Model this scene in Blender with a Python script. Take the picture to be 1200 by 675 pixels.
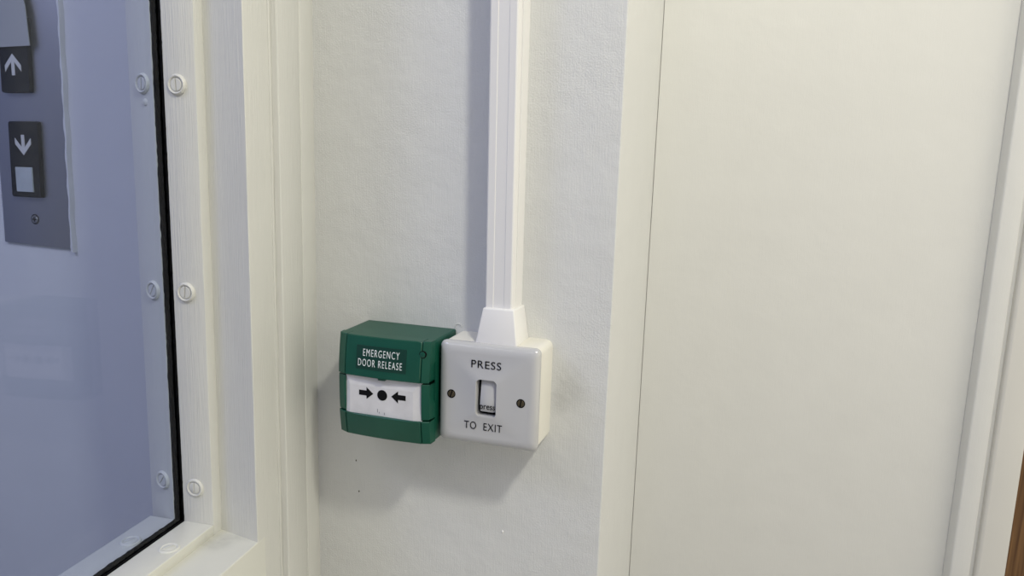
import bpy, bmesh, math, random
from mathutils import Vector, Matrix
random.seed(7)
sc = bpy.context.scene
for o in list(bpy.data.objects): bpy.data.objects.remove(o)
PI = math.pi
S = 0.1            # drawing unit = 10 cm; origin = top left corner of the exit switch plate, wall face y = 0
Z0 = 1.25          # its height above the floor in metres
def W(x, y, z): return Vector((x*S, y*S, Z0+z*S))

# ------------------------------------------------------------------ camera
yaw, pitch, roll = 0.309496, 0.165339, 0.030766
fw = Vector((-math.sin(yaw)*math.cos(pitch), math.cos(yaw)*math.cos(pitch), -math.sin(pitch)))
rt = Vector((math.cos(yaw), math.sin(yaw), 0)); up = rt.cross(fw)
c_, s_ = math.cos(roll), math.sin(roll)
r2 = rt*c_ + up*s_; u2 = up*c_ - rt*s_
cam = bpy.data.objects.new('camera', bpy.data.cameras.new('camera'))
sc.collection.objects.link(cam); sc.camera = cam
M = Matrix((r2, u2, -fw)).transposed().to_4x4(); M.translation = W(2.35041, -5.83144, 1.44078)
cam.matrix_world = M
cam.data.sensor_width = 36; cam.data.lens = 850/1200*36; cam.data.clip_start = 0.01

# ------------------------------------------------------------------ light
sc.view_settings.view_transform = 'Standard'; sc.view_settings.look = 'None'
sc.view_settings.gamma = 1; sc.view_settings.use_curve_mapping = False
sc.view_settings.exposure = 0.0
KEY_W, KEY_COL, KEY_R = 13.2, (1.0, 0.97, 0.84), 0.075
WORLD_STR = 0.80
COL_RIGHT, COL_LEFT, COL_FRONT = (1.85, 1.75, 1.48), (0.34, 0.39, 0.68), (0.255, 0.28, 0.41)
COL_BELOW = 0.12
STRIP_W = 4.0
LOBBY_W, LOBBY_COL = 6.0, (0.66, 0.68, 1.0)

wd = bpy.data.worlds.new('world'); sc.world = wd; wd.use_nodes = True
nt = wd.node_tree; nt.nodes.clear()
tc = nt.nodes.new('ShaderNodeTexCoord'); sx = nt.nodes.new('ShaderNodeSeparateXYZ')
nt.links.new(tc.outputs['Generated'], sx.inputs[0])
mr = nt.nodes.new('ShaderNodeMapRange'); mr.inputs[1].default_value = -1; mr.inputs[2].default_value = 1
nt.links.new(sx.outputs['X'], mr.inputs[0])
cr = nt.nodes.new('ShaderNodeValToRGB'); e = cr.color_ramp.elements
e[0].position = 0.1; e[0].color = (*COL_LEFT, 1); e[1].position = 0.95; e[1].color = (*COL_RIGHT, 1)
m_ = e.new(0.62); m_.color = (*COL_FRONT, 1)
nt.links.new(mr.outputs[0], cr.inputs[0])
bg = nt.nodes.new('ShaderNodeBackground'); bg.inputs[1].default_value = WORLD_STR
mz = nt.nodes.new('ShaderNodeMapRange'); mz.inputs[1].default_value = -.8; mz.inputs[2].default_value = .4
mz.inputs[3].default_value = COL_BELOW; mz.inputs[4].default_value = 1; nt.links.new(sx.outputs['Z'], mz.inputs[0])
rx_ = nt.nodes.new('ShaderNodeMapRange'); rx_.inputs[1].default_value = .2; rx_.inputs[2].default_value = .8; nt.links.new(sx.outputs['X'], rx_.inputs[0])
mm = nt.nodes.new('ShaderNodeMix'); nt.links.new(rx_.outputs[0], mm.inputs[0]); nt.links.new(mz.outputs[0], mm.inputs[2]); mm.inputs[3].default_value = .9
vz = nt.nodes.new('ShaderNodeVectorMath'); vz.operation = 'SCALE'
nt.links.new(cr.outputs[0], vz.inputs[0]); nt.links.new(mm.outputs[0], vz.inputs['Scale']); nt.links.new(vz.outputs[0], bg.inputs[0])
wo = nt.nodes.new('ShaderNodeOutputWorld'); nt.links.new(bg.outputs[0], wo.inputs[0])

def area(name, loc, target, watts, col, size, shape='DISK', size_y=None):
    l = bpy.data.lights.new(name, 'AREA'); l.energy = watts; l.color = col; l.shape = shape; l.size = size
    if size_y: l.size_y = size_y
    o = bpy.data.objects.new(name, l); sc.collection.objects.link(o); o.location = loc
    o.rotation_euler = (Vector(target)-Vector(loc)).to_track_quat('-Z', 'Y').to_euler()
    return o
area('ceiling_lamp_light', W(8.6, -7.6, 12.3), W(0.3, 0, 0), KEY_W, KEY_COL, KEY_R*2)
area('ceiling_strip_light', W(-4.5, -13, 13.3), W(0.4, 0, 0), STRIP_W, (1.0, .93, .93), 1.3, 'RECTANGLE', .05)
area('lobby_lamp_light', W(-9.5, -9, 11), W(-4, 0, 0), LOBBY_W, LOBBY_COL, 0.5)

# ------------------------------------------------------------------ materials
def nodes(name):
    m = bpy.data.materials.new(name); m.use_nodes = True
    n = m.node_tree; return m, n, n.nodes['Principled BSDF']
def N(n, t, **k):
    x = n.nodes.new(t)
    for a, b in k.items(): setattr(x, a, b)
    return x
def plain(name, col, rough=0.5, metal=0.0, spec=0.5, bump=0.0, bscale=3000, var=0.0):
    m, n, b = nodes(name)
    b.inputs['Base Color'].default_value = (*col, 1); b.inputs['Roughness'].default_value = rough
    b.inputs['Metallic'].default_value = metal; b.inputs['Specular IOR Level'].default_value = spec
    if bump or var:
        t = N(n, 'ShaderNodeTexCoord'); q = N(n, 'ShaderNodeTexNoise'); q.inputs['Scale'].default_value = bscale
        q.inputs['Detail'].default_value = 3; n.links.new(t.outputs['Object'], q.inputs['Vector'])
        if bump:
            bp = N(n, 'ShaderNodeBump'); bp.inputs['Strength'].default_value = 1; bp.inputs['Distance'].default_value = bump
            n.links.new(q.outputs['Fac'], bp.inputs['Height']); n.links.new(bp.outputs[0], b.inputs['Normal'])
        if var:
            q2 = N(n, 'ShaderNodeTexNoise'); q2.inputs['Scale'].default_value = 60; q2.inputs['Detail'].default_value = 5
            n.links.new(t.outputs['Object'], q2.inputs['Vector'])
            r = N(n, 'ShaderNodeMapRange'); r.inputs[1].default_value = .3; r.inputs[2].default_value = .7
            r.inputs[3].default_value = 1-var; r.inputs[4].default_value = 1+var*.4
            n.links.new(q2.outputs['Fac'], r.inputs[0])
            mx = N(n, 'ShaderNodeVectorMath', operation='SCALE'); mx.inputs[0].default_value = col
            n.links.new(r.outputs[0], mx.inputs['Scale']); n.links.new(mx.outputs[0], b.inputs['Base Color'])
    return m

def paint(name, col, rough=0.42, streak=(900, 900, 60), amp=0.00012, peel=700, peel_amp=0.0001, stains=(), spec=0.4, lumps=0.0):
    """brush-marked gloss paint: streaks along z plus orange peel; stains = (x, z, rx, rz, strength) in metres on the object"""
    m, n, b = nodes(name)
    b.inputs['Roughness'].default_value = rough; b.inputs['Specular IOR Level'].default_value = spec
    t = N(n, 'ShaderNodeTexCoord'); mp = N(n, 'ShaderNodeMapping'); mp.inputs['Scale'].default_value = streak
    n.links.new(t.outputs['Object'], mp.inputs['Vector'])
    a = N(n, 'ShaderNodeTexNoise'); a.inputs['Scale'].default_value = 1; a.inputs['Detail'].default_value = 3
    n.links.new(mp.outputs[0], a.inputs['Vector'])
    p = N(n, 'ShaderNodeTexNoise'); p.inputs['Scale'].default_value = peel; p.inputs['Detail'].default_value = 2
    n.links.new(t.outputs['Object'], p.inputs['Vector'])
    # streaks and peel come and go over the surface
    g = N(n, 'ShaderNodeTexNoise'); g.inputs['Scale'].default_value = 12; n.links.new(t.outputs['Object'], g.inputs['Vector'])
    gr = N(n, 'ShaderNodeMapRange'); gr.inputs[1].default_value = .35; gr.inputs[2].default_value = .65
    gr.inputs[3].default_value = .35; n.links.new(g.outputs['Fac'], gr.inputs[0])
    m1 = N(n, 'ShaderNodeMath', operation='MULTIPLY'); m1.inputs[1].default_value = amp*1000; n.links.new(a.outputs['Fac'], m1.inputs[0])
    m2 = N(n, 'ShaderNodeMath', operation='MULTIPLY'); m2.inputs[1].default_value = peel_amp*1000; n.links.new(p.outputs['Fac'], m2.inputs[0])
    m3 = N(n, 'ShaderNodeMath', operation='MULTIPLY'); n.links.new(m2.outputs[0], m3.inputs[0]); n.links.new(gr.outputs[0], m3.inputs[1])
    ad = N(n, 'ShaderNodeMath', operation='ADD'); n.links.new(m1.outputs[0], ad.inputs[0]); n.links.new(m3.outputs[0], ad.inputs[1])
    h = ad.outputs[0]
    if lumps:
        lp = N(n, 'ShaderNodeTexNoise'); lp.inputs['Scale'].default_value = 45; lp.inputs['Detail'].default_value = 2
        n.links.new(t.outputs['Object'], lp.inputs['Vector'])
        ml = N(n, 'ShaderNodeMath', operation='MULTIPLY_ADD'); ml.inputs[1].default_value = lumps*1000
        n.links.new(lp.outputs['Fac'], ml.inputs[0]); n.links.new(h, ml.inputs[2]); h = ml.outputs[0]
    bp = N(n, 'ShaderNodeBump'); bp.inputs['Strength'].default_value = 1; bp.inputs['Distance'].default_value = 0.001
    n.links.new(h, bp.inputs['Height']); n.links.new(bp.outputs[0], b.inputs['Normal'])
    colr = N(n, 'ShaderNodeTexNoise'); colr.inputs['Scale'].default_value = 20; colr.inputs['Detail'].default_value = 6
    n.links.new(t.outputs['Object'], colr.inputs['Vector'])
    mr = N(n, 'ShaderNodeMapRange'); mr.inputs[1].default_value = .3; mr.inputs[2].default_value = .75
    mr.inputs[3].default_value = .975; mr.inputs[4].default_value = 1.0
    n.links.new(colr.outputs['Fac'], mr.inputs[0]); fac = mr.outputs[0]
    for (x, y, z, rx, ry, rz, s) in stains:
        q = N(n, 'ShaderNodeMapping', vector_type='TEXTURE'); q.inputs['Location'].default_value = (x, y, z); q.inputs['Scale'].default_value = (rx, ry, rz)
        n.links.new(t.outputs['Object'], q.inputs['Vector'])
        L = N(n, 'ShaderNodeVectorMath', operation='LENGTH'); n.links.new(q.outputs[0], L.inputs[0])
        r = N(n, 'ShaderNodeMapRange', interpolation_type='SMOOTHSTEP'); r.inputs[1].default_value = 0; r.inputs[2].default_value = 1
        r.inputs[3].default_value = s; r.inputs[4].default_value = 0
        n.links.new(L.outputs['Value'], r.inputs[0])
        k = N(n, 'ShaderNodeTexNoise'); k.inputs['Scale'].default_value = 160; k.inputs['Detail'].default_value = 5; n.links.new(t.outputs['Object'], k.inputs['Vector'])
        k2 = N(n, 'ShaderNodeMath', operation='MULTIPLY'); n.links.new(k.outputs['Fac'], k2.inputs[0]); n.links.new(r.outputs[0], k2.inputs[1])
        k3 = N(n, 'ShaderNodeMath', operation='SUBTRACT'); k3.inputs[0].default_value = 1; n.links.new(k2.outputs[0], k3.inputs[1])
        k4 = N(n, 'ShaderNodeMath', operation='MULTIPLY'); n.links.new(fac, k4.inputs[0]); n.links.new(k3.outputs[0], k4.inputs[1]); fac = k4.outputs[0]
    v = N(n, 'ShaderNodeVectorMath', operation='SCALE'); v.inputs[0].default_value = col
    n.links.new(fac, v.inputs['Scale']); n.links.new(v.outputs[0], b.inputs['Base Color'])
    return m

def glass_mat():
    m = bpy.data.materials.new('glass'); m.use_nodes = True; n = m.node_tree; n.nodes.clear()
    g = N(n, 'ShaderNodeNewGeometry'); d = N(n, 'ShaderNodeVectorMath', operation='DOT_PRODUCT')
    n.links.new(g.outputs['Normal'], d.inputs[0]); n.links.new(g.outputs['Incoming'], d.inputs[1])
    a = N(n, 'ShaderNodeMath', operation='ABSOLUTE'); n.links.new(d.outputs['Value'], a.inputs[0])
    s = N(n, 'ShaderNodeMath', operation='SUBTRACT'); s.inputs[0].default_value = 1; n.links.new(a.outputs[0], s.inputs[1])
    p = N(n, 'ShaderNodeMath', operation='POWER'); p.inputs[1].default_value = 5; n.links.new(s.outputs[0], p.inputs[0])
    f = N(n, 'ShaderNodeMath', operation='MULTIPLY_ADD'); f.inputs[1].default_value = .75; f.inputs[2].default_value = .034; n.links.new(p.outputs[0], f.inputs[0])
    t = N(n, 'ShaderNodeBsdfTransparent'); t.inputs[0].default_value = (.84, .87, .92, 1)
    gl = N(n, 'ShaderNodeBsdfGlossy'); gl.inputs['Roughness'].default_value = 0.02
    mx = N(n, 'ShaderNodeMixShader'); n.links.new(f.outputs[0], mx.inputs[0]); n.links.new(t.outputs[0], mx.inputs[1]); n.links.new(gl.outputs[0], mx.inputs[2])
    o = N(n, 'ShaderNodeOutputMaterial'); n.links.new(mx.outputs[0], o.inputs[0]); return m

def wood_mat():
    m, n, b = nodes('oak_veneer'); b.inputs['Roughness'].default_value = .4
    t = N(n, 'ShaderNodeTexCoord'); mp = N(n, 'ShaderNodeMapping'); mp.inputs['Scale'].default_value = (260, 260, 9)
    n.links.new(t.outputs['Object'], mp.inputs['Vector'])
    a = N(n, 'ShaderNodeTexNoise'); a.inputs['Scale'].default_value = 1; a.inputs['Detail'].default_value = 6; n.links.new(mp.outputs[0], a.inputs['Vector'])
    c = N(n, 'ShaderNodeValToRGB'); c.color_ramp.elements[0].position = .35; c.color_ramp.elements[1].position = .7
    c.color_ramp.elements[0].color = (.10, .045, .014, 1); c.color_ramp.elements[1].color = (.24, .125, .045, 1)
    n.links.new(a.outputs['Fac'], c.inputs[0]); n.links.new(c.outputs[0], b.inputs['Base Color']); return m

def brushed_mat():
    m, n, b = nodes('brushed_steel'); b.inputs['Metallic'].default_value = .85; b.inputs['Roughness'].default_value = .42
    b.inputs['Base Color'].default_value = (.42, .42, .43, 1)
    t = N(n, 'ShaderNodeTexCoord'); mp = N(n, 'ShaderNodeMapping'); mp.inputs['Scale'].default_value = (3500, 3500, 30)
    n.links.new(t.outputs['Object'], mp.inputs['Vector'])
    a = N(n, 'ShaderNodeTexNoise'); a.inputs['Scale'].default_value = 1; n.links.new(mp.outputs[0], a.inputs['Vector'])
    bp = N(n, 'ShaderNodeBump'); bp.inputs['Distance'].default_value = .00003; n.links.new(a.outputs['Fac'], bp.inputs['Height'])
    n.links.new(bp.outputs[0], b.inputs['Normal']); return m

WALLCOL = (.68, .685, .665)
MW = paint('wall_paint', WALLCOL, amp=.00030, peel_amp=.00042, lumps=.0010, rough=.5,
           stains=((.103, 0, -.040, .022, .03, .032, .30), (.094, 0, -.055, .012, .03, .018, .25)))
MJ = paint('joinery_paint', (.63, .63, .59), amp=.0005, streak=(1100, 1100, 25), peel_amp=.00006, lumps=.0003, rough=.38)
MS = paint('sill_paint', (.68, .68, .62), amp=.0001, peel_amp=.00006, lumps=.0004, rough=.38,
           stains=((-.040, -.108, -.18, .022, .020, .02, .40), (-.030, -.095, -.18, .03, .012, .02, .22)))
MR = paint('panel_paint', (.75, .745, .70), amp=.00010, peel_amp=.00008, lumps=.0005, rough=.42)
MF = paint('lobby_paint', (.64, .65, .66), amp=.0001, peel_amp=.00008, lumps=.0003, rough=.5)
ML = paint('trim_paint', (.74, .72, .65), amp=.00004, peel_amp=.00003, rough=.35)
PVC = plain('white_pvc', (.80, .79, .77), rough=.32, bump=.000008)
PLATE = plain('white_urea', (.515, .515, .515), rough=.13, bump=.000008, bscale=2200)
BOXM = plain('painted_box', (.76, .74, .66), rough=.35, bump=.00004, bscale=900)
GREEN = plain('green_plastic', (.0025, .072, .043), rough=.40, spec=.45, bump=.00002, bscale=4000, var=.1)
GREEN2 = plain('green_label', (.004, .040, .024), rough=.3)
BLACK = plain('black', (.004, .004, .004), rough=.7, spec=.1)
INK = plain('print_ink', (.006, .006, .007), rough=.7, spec=.1)
WHITEINK = plain('white_ink', (.80, .84, .82), rough=.5)
CARD = plain('break_plate', (.71, .70, .70), rough=.4, var=.12)
SCREWM = plain('screw_brass', (.10, .08, .05), rough=.4, metal=.7)
GASK = plain('glazing_tape', (.003, .003, .003), rough=.8, spec=.08)
STEEL = brushed_mat(); GLASS = glass_mat(); WOOD = wood_mat()
DARKP = plain('black_button_plastic', (.007, .008, .010), rough=.5, spec=.2)
LENS = plain('grey_lens', (.42, .46, .48), rough=.3, var=.15)
ARROWM = plain('arrow_print', (.55, .55, .54), rough=.5)
NOTICE = plain('grey_card', (.32, .33, .34), rough=.7)
NOTICE2 = plain('grey_card_print', (.17, .175, .19), rough=.7)
FLOOR = plain('floor_vinyl', (.36, .35, .33), rough=.5, var=.1)

# ------------------------------------------------------------------ helpers
def box(bm, x0, x1, y0, y1, z0, z1, bevel=0.0, seg=2):
    vs = [bm.verts.new((x, y, z)) for x in (x0, x1) for y in (y0, y1) for z in (z0, z1)]
    F = [(0, 1, 3, 2), (4, 6, 7, 5), (0, 4, 5, 1), (2, 3, 7, 6), (0, 2, 6, 4), (1, 5, 7, 3)]
    fs = [bm.faces.new([vs[i] for i in f]) for f in F]
    if bevel:
        ed = list({e for f in fs for e in f.edges})
        bmesh.ops.bevel(bm, geom=ed, offset=bevel, segments=seg, profile=.5, affect='EDGES')
def frustum(bm, back, front, bevel=0, seg=2):
    """hexahedron from two quads of 4 points each"""
    b = [bm.verts.new(p) for p in back]; f = [bm.verts.new(p) for p in front]
    fs = [bm.faces.new(b), bm.faces.new(f[::-1])] + [bm.faces.new((b[i], f[i], f[(i+1) % 4], b[(i+1) % 4])) for i in range(4)]
    if bevel:
        ed = list({e for q in fs for e in q.edges})
        bmesh.ops.bevel(bm, geom=ed, offset=bevel, segments=seg, profile=.5, affect='EDGES')
def rrect(x0, x1, z0, z1, r, n=6):
    pts = []
    for cx, cz, a0 in ((x1-r, z1-r, 0), (x0+r, z1-r, 90), (x0+r, z0+r, 180), (x1-r, z0+r, 270)):
        for i in range(n+1):
            a = math.radians(a0+90*i/n); pts.append((cx+r*math.cos(a), cz+r*math.sin(a)))
    return pts
def loft(bm, rings, cap0=True, cap1=True):
    vs = [[bm.verts.new(p) for p in r] for r in rings]
    k = len(rings[0])
    for a, b in zip(vs, vs[1:]):
        for i in range(k): bm.faces.new((a[i], a[(i+1) % k], b[(i+1) % k], b[i]))
    if cap0: bm.faces.new(vs[0][::-1])
    if cap1: bm.faces.new(vs[-1])
def disc_stack(bm, cx, y, cz, prof, n=40, axis='y'):
    """revolve (r, depth towards viewer) profile about the y (or z) axis"""
    rings = []
    for r, d in prof:
        if axis == 'y': rings.append([(cx+r*math.cos(2*PI*i/n), y-d, cz+r*math.sin(2*PI*i/n)) for i in range(n)])
        else: rings.append([(cx+r*math.cos(2*PI*i/n), y+r*math.sin(2*PI*i/n), cz+d) for i in range(n)])
    loft(bm, rings)
def obj(name, bm, mat, parent=None, kind=None, smooth=True, origin=None, angle=35):
    bmesh.ops.recalc_face_normals(bm, faces=bm.faces)
    me = bpy.data.meshes.new(name)
    for v in bm.verts: v.co = v.co*S
    if smooth:
        for f in bm.faces: f.smooth = True
        for ed in bm.edges:
            if len(ed.link_faces) == 2 and ed.calc_face_angle(0) > math.radians(angle): ed.smooth = False
    bm.to_mesh(me); bm.free(); me.materials.append(mat)
    o = bpy.data.objects.new(name, me); sc.collection.objects.link(o)
    if parent: o.parent = parent
    else: o.location = W(0, 0, 0)
    if kind: o['kind'] = kind
    return o
def thing(name, label=None, cat=None, loc=(0, 0, 0), rz=0, kind=None, group=None):
    o = bpy.data.objects.new(name, None); sc.collection.objects.link(o); o.empty_display_size = .02
    o.location = W(*loc); o.rotation_euler = (0, 0, rz)
    if label: o['label'] = label
    if cat: o['category'] = cat
    if kind: o['kind'] = kind
    if group: o['group'] = group
    return o
def text_mesh(body, x0, x1, z0, z1, ysurf, thick=.003, offset=0.0, rot=0.0, spacing=1.0):
    """glyphs fitted into x0..x1, z0..z1; ysurf(x, z) gives the surface they are printed on"""
    cu = bpy.data.curves.new('t', 'FONT'); cu.body = body; cu.offset = offset; cu.space_character = spacing
    cu.resolution_u = 6; cu.extrude = .01
    to = bpy.data.objects.new('t', cu); sc.collection.objects.link(to)
    dg = bpy.context.evaluated_depsgraph_get(); me = bpy.data.meshes.new_from_object(to.evaluated_get(dg))
    bpy.data.objects.remove(to)
    xs = [v.co.x for v in me.vertices]; ys = [v.co.y for v in me.vertices]
    ax, bx_, ay, by = min(xs), max(xs), min(ys), max(ys)
    bm = bmesh.new(); bm.from_mesh(me); bpy.data.meshes.remove(me)
    for v in bm.verts:
        x = x0+(v.co.x-ax)/(bx_-ax)*(x1-x0); z = z0+(v.co.y-ay)/(by-ay)*(z1-z0)
        z += rot*(x-(x0+x1)/2)
        f = 1 if v.co.z > 0 else -0.2
        v.co = (x, ysurf(x, z)-thick*f, z)
    return bm

# ------------------------------------------------------------------ room shell
TOP, BOT = 13.5, -12.5
bm = bmesh.new()
box(bm, -1.62, 1.355, 0, 2.6, BOT, TOP, .012, 3)
wb = obj('wall_back', bm, MW, kind='structure')
def fleck(x, z, w, h, mat, tilt=0.3):
    b = bmesh.new()
    pts = [(x-w, z), (x-w*.2, z+h), (x+w, z+h*.2), (x+w*.5, z-h)]
    loft(b, [[(px_, .001, pz+tilt*(px_-x)) for px_, pz in pts], [(px_*.4+x*.6, -.008, (pz+tilt*(px_-x))*.4+z*.6) for px_, pz in pts]])
    o = obj('paint_fleck', b, mat); o.location = (0, 0, 0); o.parent = wb
fleck(.466, -1.826, .012, .022, PVC); fleck(-1.0, -1.69, .006, .012, SCREWM); fleck(-1.03, -1.38, .005, .012, SCREWM)
for q in range(7):
    an = math.radians(20+q*28); fleck(.0+.03*math.cos(an), .03+.03*math.sin(an), .009, .007, MW)
# recessed wall to the right, turned a little towards the light
A = math.radians(16)
rec = thing('wall_right', kind='structure', loc=(1.34, 2.16, 0), rz=A)
rec.name = 'wall_right'
bm = bmesh.new(); box(bm, .022, 3.75, 0, .6, BOT, TOP, .006); obj('wall_panel', bm, MR, rec)
PW = 3.5
bm = bmesh.new()
box(bm, -30, 30, -30, 12, -12.9, -12.5); obj('floor', bm, FLOOR, kind='structure')
# lobby wall seen through the glass
bm = bmesh.new()
box(bm, -24, -1.6, .3, 1.0, BOT, TOP); obj('wall_lobby', bm, MF, kind='structure')

# casing at the right edge, built in the right wall's own frame
trm = thing('trim_2', kind='structure', loc=(1.34, 2.16, 0), rz=A)
bm = bmesh.new(); box(bm, 3.642, 3.862, -.14, .6, BOT, TOP, .018, 3); obj('architrave', bm, MR, trm)
bm = bmesh.new(); box(bm, 3.80, 3.99, -.085, .6, BOT, TOP, .004); obj('rebate_strip', bm, MR, trm)
bm = bmesh.new(); box(bm, 3.928, 4.262, -.15, .62, BOT, TOP, .035, 4); obj('door_frame', bm, ML, trm)
dr = thing('door_1', kind='structure', loc=(1.34, 2.16, 0), rz=A)
bm = bmesh.new(); box(bm, 4.27, 12.5, .0, .44, BOT+.1, 9.0, .01); obj('door_leaf', bm, WOOD, dr)

# ------------------------------------------------------------------ glazed screen (left)
LA = math.radians(5.3)
win = thing('window_1', kind='structure', loc=(-1.44, 0, 0), rz=LA)
tr = thing('trim_1', kind='structure', loc=(-1.44, 0, 0), rz=LA)
bm = bmesh.new(); box(bm, -1.0, 0, -.60, -.245, BOT, TOP, .012, 3); obj('architrave', bm, MJ, tr)
bm = bmesh.new(); box(bm, -1.0, -.004, -.236, .02, BOT, TOP, .010, 3); obj('cover_strip', bm, MJ, tr)
bm = bmesh.new(); box(bm, -1.0, -.03, -.25, -.2, BOT, TOP); obj('filler', bm, MJ, tr)
# stile and rails
bm = bmesh.new()
sec = [(-.068, -.58), (-.068, -.968), (-.0695, -.974), (-.074, -.978), (-.082, -.978), (-.50, -.866), (-1.17, -.866), (-1.17, -.58)]
loft(bm, [[(x, y, z) for x, y in sec] for z in (BOT, TOP)])
# quirk bead near the architrave
box(bm, -.09, -.056, -.635, -.602, BOT, TOP, .008, 2)
obj('stile', bm, MJ, win)
bm = bmesh.new(); box(bm, -1.13, -.068, -10.4, -9.98, BOT, TOP, .01); obj('stile', bm, MJ, win)
bm = bmesh.new(); box(bm, -1.13, -.066, -10, -.86, BOT, -1.80, .014, 3); obj('bottom_rail', bm, MS, win)
bm = bmesh.new(); box(bm, -1.13, -.068, -10, -.97, 9, TOP, .01); obj('top_rail', bm, MJ, win)
# beads
def slope_bead(prof):
    bm = bmesh.new(); loft(bm, [[(x, y, z) for x, y in prof] for z in (-1.81, 9)]); return obj('glazing_bead', bm, MJ, win)
def bead(name, n0, n1, v0, v1, z0, z1, mat, far=False):
    bm = bmesh.new(); box(bm, n0, n1, v0, v1, z0, z1, .009, 3)
    return obj(name, bm, mat, win)
near_v = slope_bead([(-.785, -.86), (-.785, -.972), (-.782, -.977), (-.776, -.979), (-.508, -.973), (-.500, -.970), (-.496, -.962), (-.494, -.86)])
far_v = slope_bead([(-.875, -.86), (-.875, -.978), (-.879, -.984), (-.886, -.984), (-1.16, -.900), (-1.168, -.895), (-1.17, -.888), (-1.17, -.86)])
near_h = bead('glazing_bead', -.785, -.495, -9.99, -.973, -1.81, -1.705, MS)
far_h = bead('glazing_bead', -1.13, -.875, -9.99, -.973, -1.81, -1.705, MJ)
# black glazing tape with a ragged edge
def tape(n0, n1, vertical=True, seed=0):
    rnd = random.Random(seed); bm = bmesh.new(); K = 260; rings = []
    for i in range(K+1):
        j0 = rnd.uniform(-.006, .004) if rnd.random() < .5 else 0; j1 = rnd.uniform(-.004, .006) if rnd.random() < .5 else 0
        t = i/K
        if vertical:
            z = -1.80+t*7.5; a = [(n0+j0, -.86), (n0+j0, -.979+j1), (n1+j1, -.979+j0), (n1+j1, -.86)]
            rings.append([(x, y, z) for x, y in a])
        else:
            v = -.95-t*6.5; a = [(n0+j0, -1.82), (n0+j0, -1.701+j1), (n1+j1, -1.701+j0), (n1+j1, -1.82)]
            rings.append([(x, v, z) for x, z in a])
    loft(bm, rings); return bm
for sd, (a, b) in enumerate(((-.802, -.784), (-.876, -.858))):
    obj('glazing_tape', tape(a, b, True, sd), GASK, win); obj('glazing_tape', tape(a, b, False, sd+5), GASK, win)
bm = bmesh.new(); box(bm, -.86, -.80, -.89, -.85, -1.80, 9); box(bm, -.86, -.80, -9.9, -.86, -1.82, -1.79); obj('glazing_tape', bm, GASK, win)
bm = bmesh.new(); box(bm, -.857, -.803, -9.95, -.892, -1.788, 8.98); g = obj('glass_pane', bm, GLASS, win, smooth=False)

def cup_screw(parent, n, v, z, ang, axis='y', flat=1.0, mat=None, turn=0.0):
    """screw cup with a slotted painted head; ang = slot angle"""
    bm = bmesh.new(); k = flat; pos = (n, v, z); n = v = z = 0
    if axis == 'y': y, cz = v, z
    else: y, cz = v, z
    disc_stack(bm, n, y, cz, [(.083, -.006), (.083, .006*k), (.077, .018*k), (.069, .024*k), (.061, .021*k), (.055, .010*k)], axis=axis)
    # slotted head: two half discs
    hh = .020*k
    for sgn in (1, -1):
        pts = []
        K = 18; w = .006; R = .0505
        a0 = math.asin(w/R)
        for i in range(K+1):
            a = a0+(PI-2*a0)*i/K
            pts.append((R*math.cos(a), sgn*R*math.sin(a)))
        ca, sa = math.cos(ang), math.sin(ang)
        pts = [(ca*p-sa*q, sa*p+ca*q) for p, q in pts]
        pin = [(p*.93, q*.93) for p, q in pts]
        if axis == 'y': rings = [[(n+p, y-.010*k, cz+q) for p, q in pts], [(n+p, y-hh*.85, cz+q) for p, q in pts], [(n+p*1, y-hh, cz+q*1) for p, q in pin]]
        else: rings = [[(n+p, y+q, cz+.010*k) for p, q in pts], [(n+p, y+q, cz+hh*.85) for p, q in pts], [(n+p, y+q, cz+hh) for p, q in pin]]
        loft(bm, rings)
    o = obj('screw', bm, mat or MJ, parent); o.location = Vector(pos)*S; o.rotation_euler = (0, 0, math.radians(turn)); return o
for z, a in ((2.0, 92), (.337, 84), (-1.382, 88), (3.9, 70)): cup_screw(near_v, -.662, -.976, z, math.radians(a), flat=1.0 if z > -1 else .7, turn=-1)
for z, a in ((2.01, 88), (.328, 58), (-1.361, 55), (3.9, 60)): cup_screw(far_v, -.993, -.949, z, math.radians(a), turn=-17)
for v in (-1.47, -3.2): cup_screw(near_h, -.60, v+.06, -1.705, math.radians(60), 'z', .45, MS); cup_screw(far_h, -.965, v+.06, -1.705, math.radians(60), 'z', .8)
# paint drip under the upper far screw
bm = bmesh.new(); disc_stack(bm, -.972, -.955, 1.865, [(.03, 0), (.026, .008), (.012, .013)], 20); obj('paint_drip', bm, MJ, far_v)

# ------------------------------------------------------------------ cable trunking
tk = thing('cable_trunking', 'white plastic surface cable trunking running up the wall above the press to exit switch', 'cable trunking', (.45, 0, .02))
def rel(bm, dx, dy, dz):
    for v in bm.verts: v.co += Vector((-dx, -dy, -dz))
    return bm
bm = bmesh.new()
frustum(bm, [(.345, 0, .2), (.578, 0, .2), (.53, 0, TOP*.8), (.297, 0, TOP*.8)], [(.345, -.17, .2), (.578, -.17, .2), (.53, -.17, TOP*.8), (.297, -.17, TOP*.8)], 0)
obj('channel', rel(bm, .45, 0, .02), PVC, tk)
bm = bmesh.new()
X0, X1, Yb, Yf = .338, .576, -.165, -.255
sec = [(X0, Yb), (X0, Yf+.02), (X0+.004, Yf+.006), (X0+.014, Yf), (X0+.07, Yf), (X0+.074, Yf+.004), (X1-.074, Yf+.004), (X1-.07, Yf), (X1-.014, Yf), (X1-.004, Yf+.006), (X1, Yf+.02), (X1, Yb)]
tilt = lambda z: -.0085*z if z > 0 else 0
loft(bm, [[(x+tilt(z), y, z) for x, y in sec] for z in (.2, 3, 6, TOP*.8)])
obj('lid', rel(bm, .45, 0, .02), PVC, tk, angle=20)
bm = bmesh.new()
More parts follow.
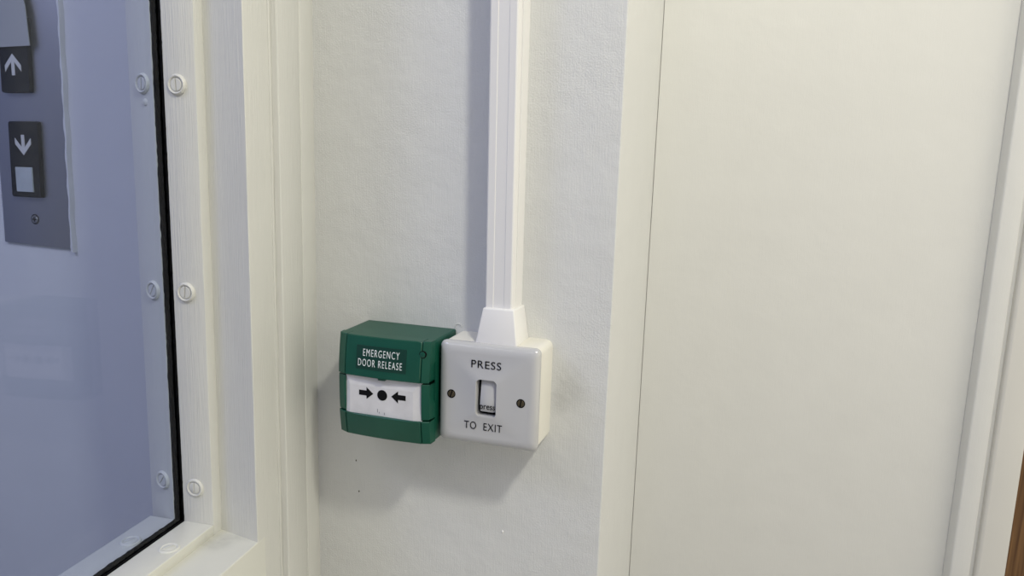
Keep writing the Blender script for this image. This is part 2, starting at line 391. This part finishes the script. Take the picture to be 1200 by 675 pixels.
frustum(bm, [(.275, 0, -.012), (.655, 0, -.012), (.603, 0, .285), (.322, 0, .285)],
        [(.288, -.345, -.012), (.652, -.345, -.012), (.600, -.29, .285), (.330, -.29, .285)], .012, 3)
obj('box_adaptor', rel(bm, .45, 0, .02), PVC, tk)

# ------------------------------------------------------------------ exit switch
sw = thing('exit_switch', 'white square press to exit switch on a surface box under the cable trunking', 'switch', (.43, 0, -.86))
R0 = (.43, 0, -.86)
bm = bmesh.new()
rg = []
for y, g, r in ((0, .006, .06), (-.05, .005, .06), (-.30, -.002, .055), (-.325, -.006, .055)):
    rg.append([(x, y, z) for x, z in rrect(.006, .86+g, -.86-g*.4, 0+g*.5, r)])
loft(bm, rg)
obj('back_box', rel(bm, *R0), BOXM, sw)
# face plate with a hole for the rocker
bm = bmesh.new()
outer = []
for y, g, r in [(-.326, -.001, .045), (-.365, .002, .045)]+[(-.365-.055*math.sin(math.radians(t)), .002-.085*(1-math.cos(math.radians(t))), .045+.02*t/90) for t in (12, 25, 38, 50, 62, 74, 84, 90)]:
    outer.append([(x, y, z) for x, z in rrect(0-g, .86+g, -.86-g, 0+g, r)])
hx0, hx1, hz0, hz1 = .336, .514, -.603, -.290
inner = []
for y, g in ((-.425, .012), (-.4275, .006), (-.4265, 0), (-.41, -.003), (-.33, -.003)):
    inner.append([(x, y, z) for x, z in rrect(hx0-g, hx1+g, hz0-g, hz1+g, .035+g)])
allr = outer+[inner[0]]
vs = [[bm.verts.new(p) for p in r] for r in outer+inner]
k = len(vs[0])
for a, b in zip(vs, vs[1:]):
    for i in range(k): bm.faces.new((a[i], a[(i+1) % k], b[(i+1) % k], b[i]))
bm.faces.new(vs[0][::-1])
bm.faces.ensure_lookup_table()
plate = obj('face_plate', rel(bm, *R0), PLATE, sw, angle=40)
# rocker recess and rocker
bm = bmesh.new(); box(bm, hx0+.004, hx1-.004, -.352, -.335, hz0+.004, hz1-.004)
obj('rocker_recess', rel(bm, *R0), BLACK, sw)
bm = bmesh.new()
rx0, rx1, rz0, rz1 = hx0+.034, hx1-.005, hz0+.036, hz1-.008
prof = [(rz0, -.400), (rz0+.04, -.420), (-.45, -.412), (rz1-.03, -.395), (rz1, -.385)]
rings = []
for z, y in prof: rings.append([(rx0, -.345, z), (rx0, y+.006, z), (rx0+.008, y, z), (rx1-.03, y, z), (rx1-.012, y+.016, z), (rx1, y+.02, z), (rx1, -.345, z)])
loft(bm, rings)
rk = obj('rocker', rel(bm, *R0), PLATE, sw, angle=50)
def rel_txt(bm, R): return rel(bm, *R)
flat = lambda Y: (lambda x, z: Y)
obj('lettering', rel(text_mesh('press', .374, .506, -.556, -.505, flat(-.4215), -.0015+.0035, offset=-.002), *R0), INK, rk)
PY = lambda x, z: -.4205-.0045*max(0, 1-math.hypot((x-.425)/.3, (z+.447)/.35))
obj('lettering', rel(text_mesh('PRESS', .292, .550, -.193, -.129, flat(-.4235), .003, offset=-.004, spacing=1.12), *R0), INK, plate)
obj('lettering', rel(text_mesh('TO  EXIT', .239, .571, -.722, -.658, flat(-.4235), .003, offset=-.006, spacing=1.12), *R0), INK, plate)
for sxx, szz, an in ((.117, -.443, 70), (.725, -.449, 80)):
    bm = bmesh.new()
    disc_stack(bm, sxx, -.4205, szz, [(.037, -.001), (.037, .003), (.033, .0032)], 28)
    obj('screw_hole', rel(bm, *R0), BLACK, sw)
    bm = bmesh.new()
    for sgn in (1, -1):
        pts = []
        Rr, w = .030, .006; a0 = math.asin(w/Rr)
        for i in range(13):
            a = a0+(PI-2*a0)*i/12; p, q = Rr*math.cos(a), sgn*Rr*math.sin(a)
            t = math.radians(an); pts.append((p*math.cos(t)-q*math.sin(t), p*math.sin(t)+q*math.cos(t)))
        loft(bm, [[(sxx+p, -.4225, szz+q) for p, q in pts], [(sxx+p*.9, -.427, szz+q*.9) for p, q in pts]])
    obj('screw', rel(bm, *R0), SCREWM, sw)

# ------------------------------------------------------------------ green emergency door release
RG = (-.45, 0, -.87)
er = thing('emergency_door_release', 'green emergency door release break unit with white arrow plate beside the switch', 'door release', RG)
CX, CZ = -.45, -.435
def GY(x, z):
    u = (x-CX)/.44; w = (z-CZ)/.44
    y = -.60 + .030*u*u + .045*w*w
    if x < -.80: y += (-.80-x)*.30
    if x > -.10: y += (x+.10)*.30
    return y
def gpanel(x0, x1, z0, z1, yb=-.42, dy=0.0, nx=8, nz=8, soft=.006):
    """solid with the barrel-shaped front, sides drafted; soft = rounded rim"""
    bm = bmesh.new()
    def sidex(x, y):       # drafted outer sides
        d = (y+.42)/(-.18)
        if x < -.87: return x + .018*d
        if x > -.03: return x - .026*d
        return x
    xs = [x0, x0+soft] + [x0+soft+(x1-x0-2*soft)*i/nx for i in range(1, nx)] + [x1-soft, x1]
    zs = [z0, z0+soft] + [z0+soft+(z1-z0-2*soft)*i/nz for i in range(1, nz)] + [z1-soft, z1]
    fr = []
    for j, z in enumerate(zs):
        row = []
        for i, x in enumerate(xs):
            y = GY(x, z)+dy
            rim = (i in (0, len(xs)-1)) or (j in (0, len(zs)-1))
            if rim: y += soft
            row.append(bm.verts.new((sidex(x, y), y, z)))
        fr.append(row)
    for j in range(len(zs)-1):
        for i in range(len(xs)-1): bm.faces.new((fr[j][i], fr[j][i+1], fr[j+1][i+1], fr[j+1][i]))
    loop = [fr[0][i] for i in range(len(xs))] + [fr[j][-1] for j in range(1, len(zs))] + [fr[-1][i] for i in range(len(xs)-2, -1, -1)] + [fr[j][0] for j in range(len(zs)-2, 0, -1)]
    back = []
    for v in loop:
        x = v.co.x
        bx = v.co.x
        # undo the draft at the back
        if x < -.86: bx = x0
        if x > -.04: bx = x1
        back.append(bm.verts.new((bx, yb, v.co.z)))
    k = len(loop)
    for i in range(k): bm.faces.new((loop[i], loop[(i+1) % k], back[(i+1) % k], back[i]))
    bm.faces.new(back[::-1]); return bm
GX0, GX1, GZ0, GZ1 = -.897, -.024, -.880, .004
s0, s1, zt, zb = -.805, -.095, -.340, -.676
gp = .0055
bm = bmesh.new()
loft(bm, [[(x, y, z) for x, z in rrect(GX0-g, GX1+g*.3, GZ0-g, GZ1+g, .02)] for y, g in ((0, .006), (-.43, 0))])
obj('housing', rel(bm, *RG), GREEN, er)
bm = bmesh.new(); box(bm, GX0+.03, GX1-.04, -.50, -.40, GZ0+.02, GZ1-.02); obj('inner_body', rel(bm, *RG), BLACK, er)
tc_ = obj('top_cover', rel(gpanel(s0+gp, s1-gp, zt, GZ1), *RG), GREEN, er)
obj('corner_cap', rel(gpanel(GX0, s0, zt, GZ1), *RG), GREEN, er)
obj('corner_cap', rel(gpanel(s1, GX1, zt, GZ1), *RG), GREEN, er)
bc = obj('bottom_cover', rel(gpanel(s0+gp, s1-gp, GZ0, zb), *RG), GREEN, er)
obj('corner_cap', rel(gpanel(GX0, s0, GZ0, zb), *RG), GREEN, er)
obj('corner_cap', rel(gpanel(s1, GX1, GZ0, zb), *RG), GREEN, er)
obj('side_frame', rel(gpanel(GX0, s0, zb+gp*2, zt-gp*2.5, dy=.010), *RG), GREEN, er)
obj('side_frame', rel(gpanel(s1, GX1, zb+gp*2, zt-gp*2.5, dy=.010), *RG), GREEN, er)
# white break plate with raised centre field and sloping margins
PB = -.545
bm = bmesh.new()
o0 = [(s0, PB, zb-.01), (s1, PB, zb-.01), (s1, PB, zt+.01), (s0, PB, zt+.01)]
i0 = [(s0+.01, PB, zb), (s1-.075, PB-.002, zb), (s1-.075, PB-.002, zt-.075), (s0+.01, PB-.002, zt-.075)]
i0 = [(s0+.045, PB-.016, zb+.0), (s1-.075, PB-.016, zb+.0), (s1-.075, PB-.016, zt-.085), (s0+.045, PB-.016, zt-.085)]
bk = [(x, -.5, z) for x, y, z in o0]
loft(bm, [bk, o0, i0]); bp_ = obj('break_plate', rel(bm, *RG), CARD, er, smooth=False)
PF = PB-.017
bm = bmesh.new()
def arrow(x_tail, x_tip, zc, hw=.022, hh=.052):
    xm = x_tip-(x_tip-x_tail)*.47
    pts = [(x_tail, zc-hw), (xm, zc-hw), (xm, zc-hh), (x_tip, zc), (xm, zc+hh), (xm, zc+hw), (x_tail, zc+hw)]
    loft(bm, [[(x, PF+.0005, z) for x, z in pts], [(x, PF-.001, z) for x, z in pts]])
arrow(-.672, -.538, -.488); arrow(-.235, -.368, -.489)
disc_stack(bm, -.453, PF, -.490, [(.046, 0), (.046, .0015), (.01, .0016)], 32)
obj('arrow_symbol', rel(bm, *RG), INK, bp_)
# small black tab under the top cover and scuffs
bm = bmesh.new(); box(bm, -.475, -.41, -.60, -.55, zt-.012, zt+.004, .003); obj('catch', rel(bm, *RG), GREEN2, er)
bm = bmesh.new()
for x, z, h in ((-.50, -.645, .03), (-.483, -.652, .012), (-.435, -.66, .02)): box(bm, x, x+.006, PF-.0008, PF+.0005, z, z+h)
obj('scuff', rel(bm, *RG), plain('scuff_grey', (.3, .3, .31), .6), bp_)
# sticker and its lettering
bm = bmesh.new()
K = 10; x0, x1, z0, z1 = -.688, -.225, -.272, -.072
g1 = [[bm.verts.new((x0+(x1-x0)*i/K, GY(x0+(x1-x0)*i/K, z0+(z1-z0)*j/K)-.0018, z0+(z1-z0)*j/K)) for i in range(K+1)] for j in range(K+1)]
g0 = [[bm.verts.new((v.co.x, v.co.y+.004, v.co.z)) for v in r] for r in g1]
for j in range(K):
    for i in range(K): bm.faces.new((g1[j][i], g1[j][i+1], g1[j+1][i+1], g1[j+1][i]))
lp1 = g1[0]+[r[-1] for r in g1[1:]]+g1[-1][-2::-1]+[r[0] for r in g1[-2:0:-1]]
lp0 = g0[0]+[r[-1] for r in g0[1:]]+g0[-1][-2::-1]+[r[0] for r in g0[-2:0:-1]]
for i in range(len(lp1)): bm.faces.new((lp1[i], lp1[(i+1) % len(lp1)], lp0[(i+1) % len(lp0)], lp0[i]))
bmesh.ops.delete(bm, geom=[v for r in g0[1:-1] for v in r[1:-1]], context='VERTS')
stk = obj('label_sticker', rel(bm, *RG), GREEN2, tc_)
LY = lambda x, z: GY(x, z)-.0020
obj('lettering', rel(text_mesh('EMERGENCY', -.624, -.287, -.160, -.100, LY, .0012, offset=-.006, spacing=1.25), *RG), WHITEINK, stk)
obj('lettering', rel(text_mesh('DOOR RELEASE', -.668, -.260, -.245, -.185, LY, .0012, offset=-.006, spacing=1.25), *RG), WHITEINK, stk)
# round test plug on the seam
bm = bmesh.new(); yq = GY(-.095, -.10)
disc_stack(bm, -.088, yq+.004, -.10, [(.031, -.01), (.031, .006), (.029, .008), (.0285, .008)], 28); obj('test_plug_ring', rel(bm, *RG), BLACK, er)
bm = bmesh.new(); disc_stack(bm, -.088, yq+.004, -.10, [(.025, 0), (.025, .010), (.022, .0115)], 28); obj('test_plug', rel(bm, *RG), GREEN, er)

# ------------------------------------------------------------------ lift call panel beyond the glass
RL = (-5.2, .3, .40)
lf = thing('lift_call_panel', 'brushed steel lift call panel with black arrow buttons on the lobby wall', 'lift call panel', RL)
def lb(bm): return rel(bm, *RL)
LYf = .3-.03
bm = bmesh.new()
frustum(bm, [(-5.725, .3, .418), (-4.720, .3, .393), (-4.655, .3, 4.6), (-5.66, .3, 4.6)], [(-5.725, LYf, .418), (-4.720, LYf, .393), (-4.655, LYf, 4.6), (-5.66, LYf, 4.6)], .006)
obj('face_plate', lb(bm), STEEL, lf)
def lift_y(x0, x1, z0, z1, t, name, mat, parent=lf, r=.02, y=LYf, sh=0.0):
    bm = bmesh.new()
    rr = rrect(x0, x1, z0, z1, r, 4)
    rings = [[(x+sh*(z-z0), yy, z) for x, z in [(cx+(x-cx)*k, cz+(z-cz)*k) for x, z in rr]] for yy, k in ((y, 1), (y-t*.8, 1), (y-t, .985)) for cx, cz in [((x0+x1)/2, (z0+z1)/2)]]
    loft(bm, rings); return obj(name, lb(bm), mat, parent)
def arrow2(cx, z0, z1, upward, parent, y, sh=.012):
    bm = bmesh.new(); w = .022; h = z1-z0; tip = z1 if upward else z0; tail = z0 if upward else z1; d = -1 if upward else 1
    pts = [(cx-w, tail), (cx+w, tail), (cx+w, tip+d*.07)]
    box(bm, cx-w, cx+w, y-.003, y+.002, min(tail, tip+d*.03), max(tail, tip+d*.03))
    for s in (1, -1):
        pts = [(cx, tip), (cx, tip+d*.06), (cx+s*.115, tip+d*.185), (cx+s*.115, tip+d*.12)]
        loft(bm, [[(x, y+.002, z) for x, z in pts], [(x, y-.0034, z) for x, z in pts]])
    return obj('arrow', lb(bm), ARROWM, parent)
dn = lift_y(-5.49, -5.065, .945, 1.77, .05, 'call_button', DARKP, sh=.03)
arrow2(-5.262, 1.405, 1.625, False, dn, LYf-.052)
lift_y(-5.395, -5.155, 1.005, 1.275, .02, 'indicator_light', LENS, dn, r=.008, y=LYf-.045)
ub = lift_y(-5.52, -5.11, 2.075, 2.85, .05, 'call_button', DARKP, sh=.03)
arrow2(-5.32, 2.255, 2.48, True, ub, LYf-.052)
bm = bmesh.new(); disc_stack(bm, -5.235, LYf, .70, [(.058, -.002), (.058, .004), (.05, .006)], 28); s_o = obj('screw', lb(bm), plain('dark_screw', (.05, .05, .055), .4, .6), lf)
bm = bmesh.new(); disc_stack(bm, -5.235, LYf-.006, .70, [(.042, 0), (.038, .006)], 24); obj('screw_head', lb(bm), plain('screw_steel', (.25, .25, .26), .4, .7), s_o)
bm = bmesh.new(); box(bm, -5.262, -5.208, LYf-.0145, LYf-.011, .693, .707); box(bm, -5.242, -5.228, LYf-.0145, LYf-.011, .673, .727); obj('screw_recess', lb(bm), BLACK, s_o)
# ragged paint line along its right edge
bm = bmesh.new(); rnd = random.Random(3); rings = []
for i in range(121):
    z = .36+i*.036; x = -4.720+(z-.393)*.0155; a = .008+.006*math.sin(i*.7)+rnd.uniform(-.004, .006); w = .022+.008*math.sin(i*.37+1)+rnd.uniform(-.004, .004)
    rings.append([(x-a, .302, z), (x-a, LYf-.012, z), (x+w*.5, LYf-.012, z), (x+w+.01, .302, z)])
loft(bm, rings); obj('paint_ridge', lb(bm), MF, lf)

# grey notice card stuck over the panel's upper part
nc = thing('notice_card', 'plain grey notice card covering the top of the steel lift call panel', 'sign', (-5.3, .2, 2.56))
RN = (-5.3, .2, 2.56)
bm = bmesh.new()
pts = [(-6.5, 2.53), (-5.035, 2.555), (-5.06, 2.97), (-5.11, 3.15), (-5.11, 4.2), (-6.5, 4.2)]
loft(bm, [[(x, .205, z) for x, z in pts], [(x, .195, z) for x, z in pts]])
card = obj('card', rel(bm, *RN), NOTICE, nc, smooth=False)
bm = bmesh.new()
pts = [(-5.72, 2.93), (-5.53, 2.93), (-5.80, 3.55), (-5.95, 3.55)]
loft(bm, [[(x, .1955, z) for x, z in pts], [(x, .1935, z) for x, z in pts]])
obj('printed_letter', rel(bm, *RN), NOTICE2, card, smooth=False)
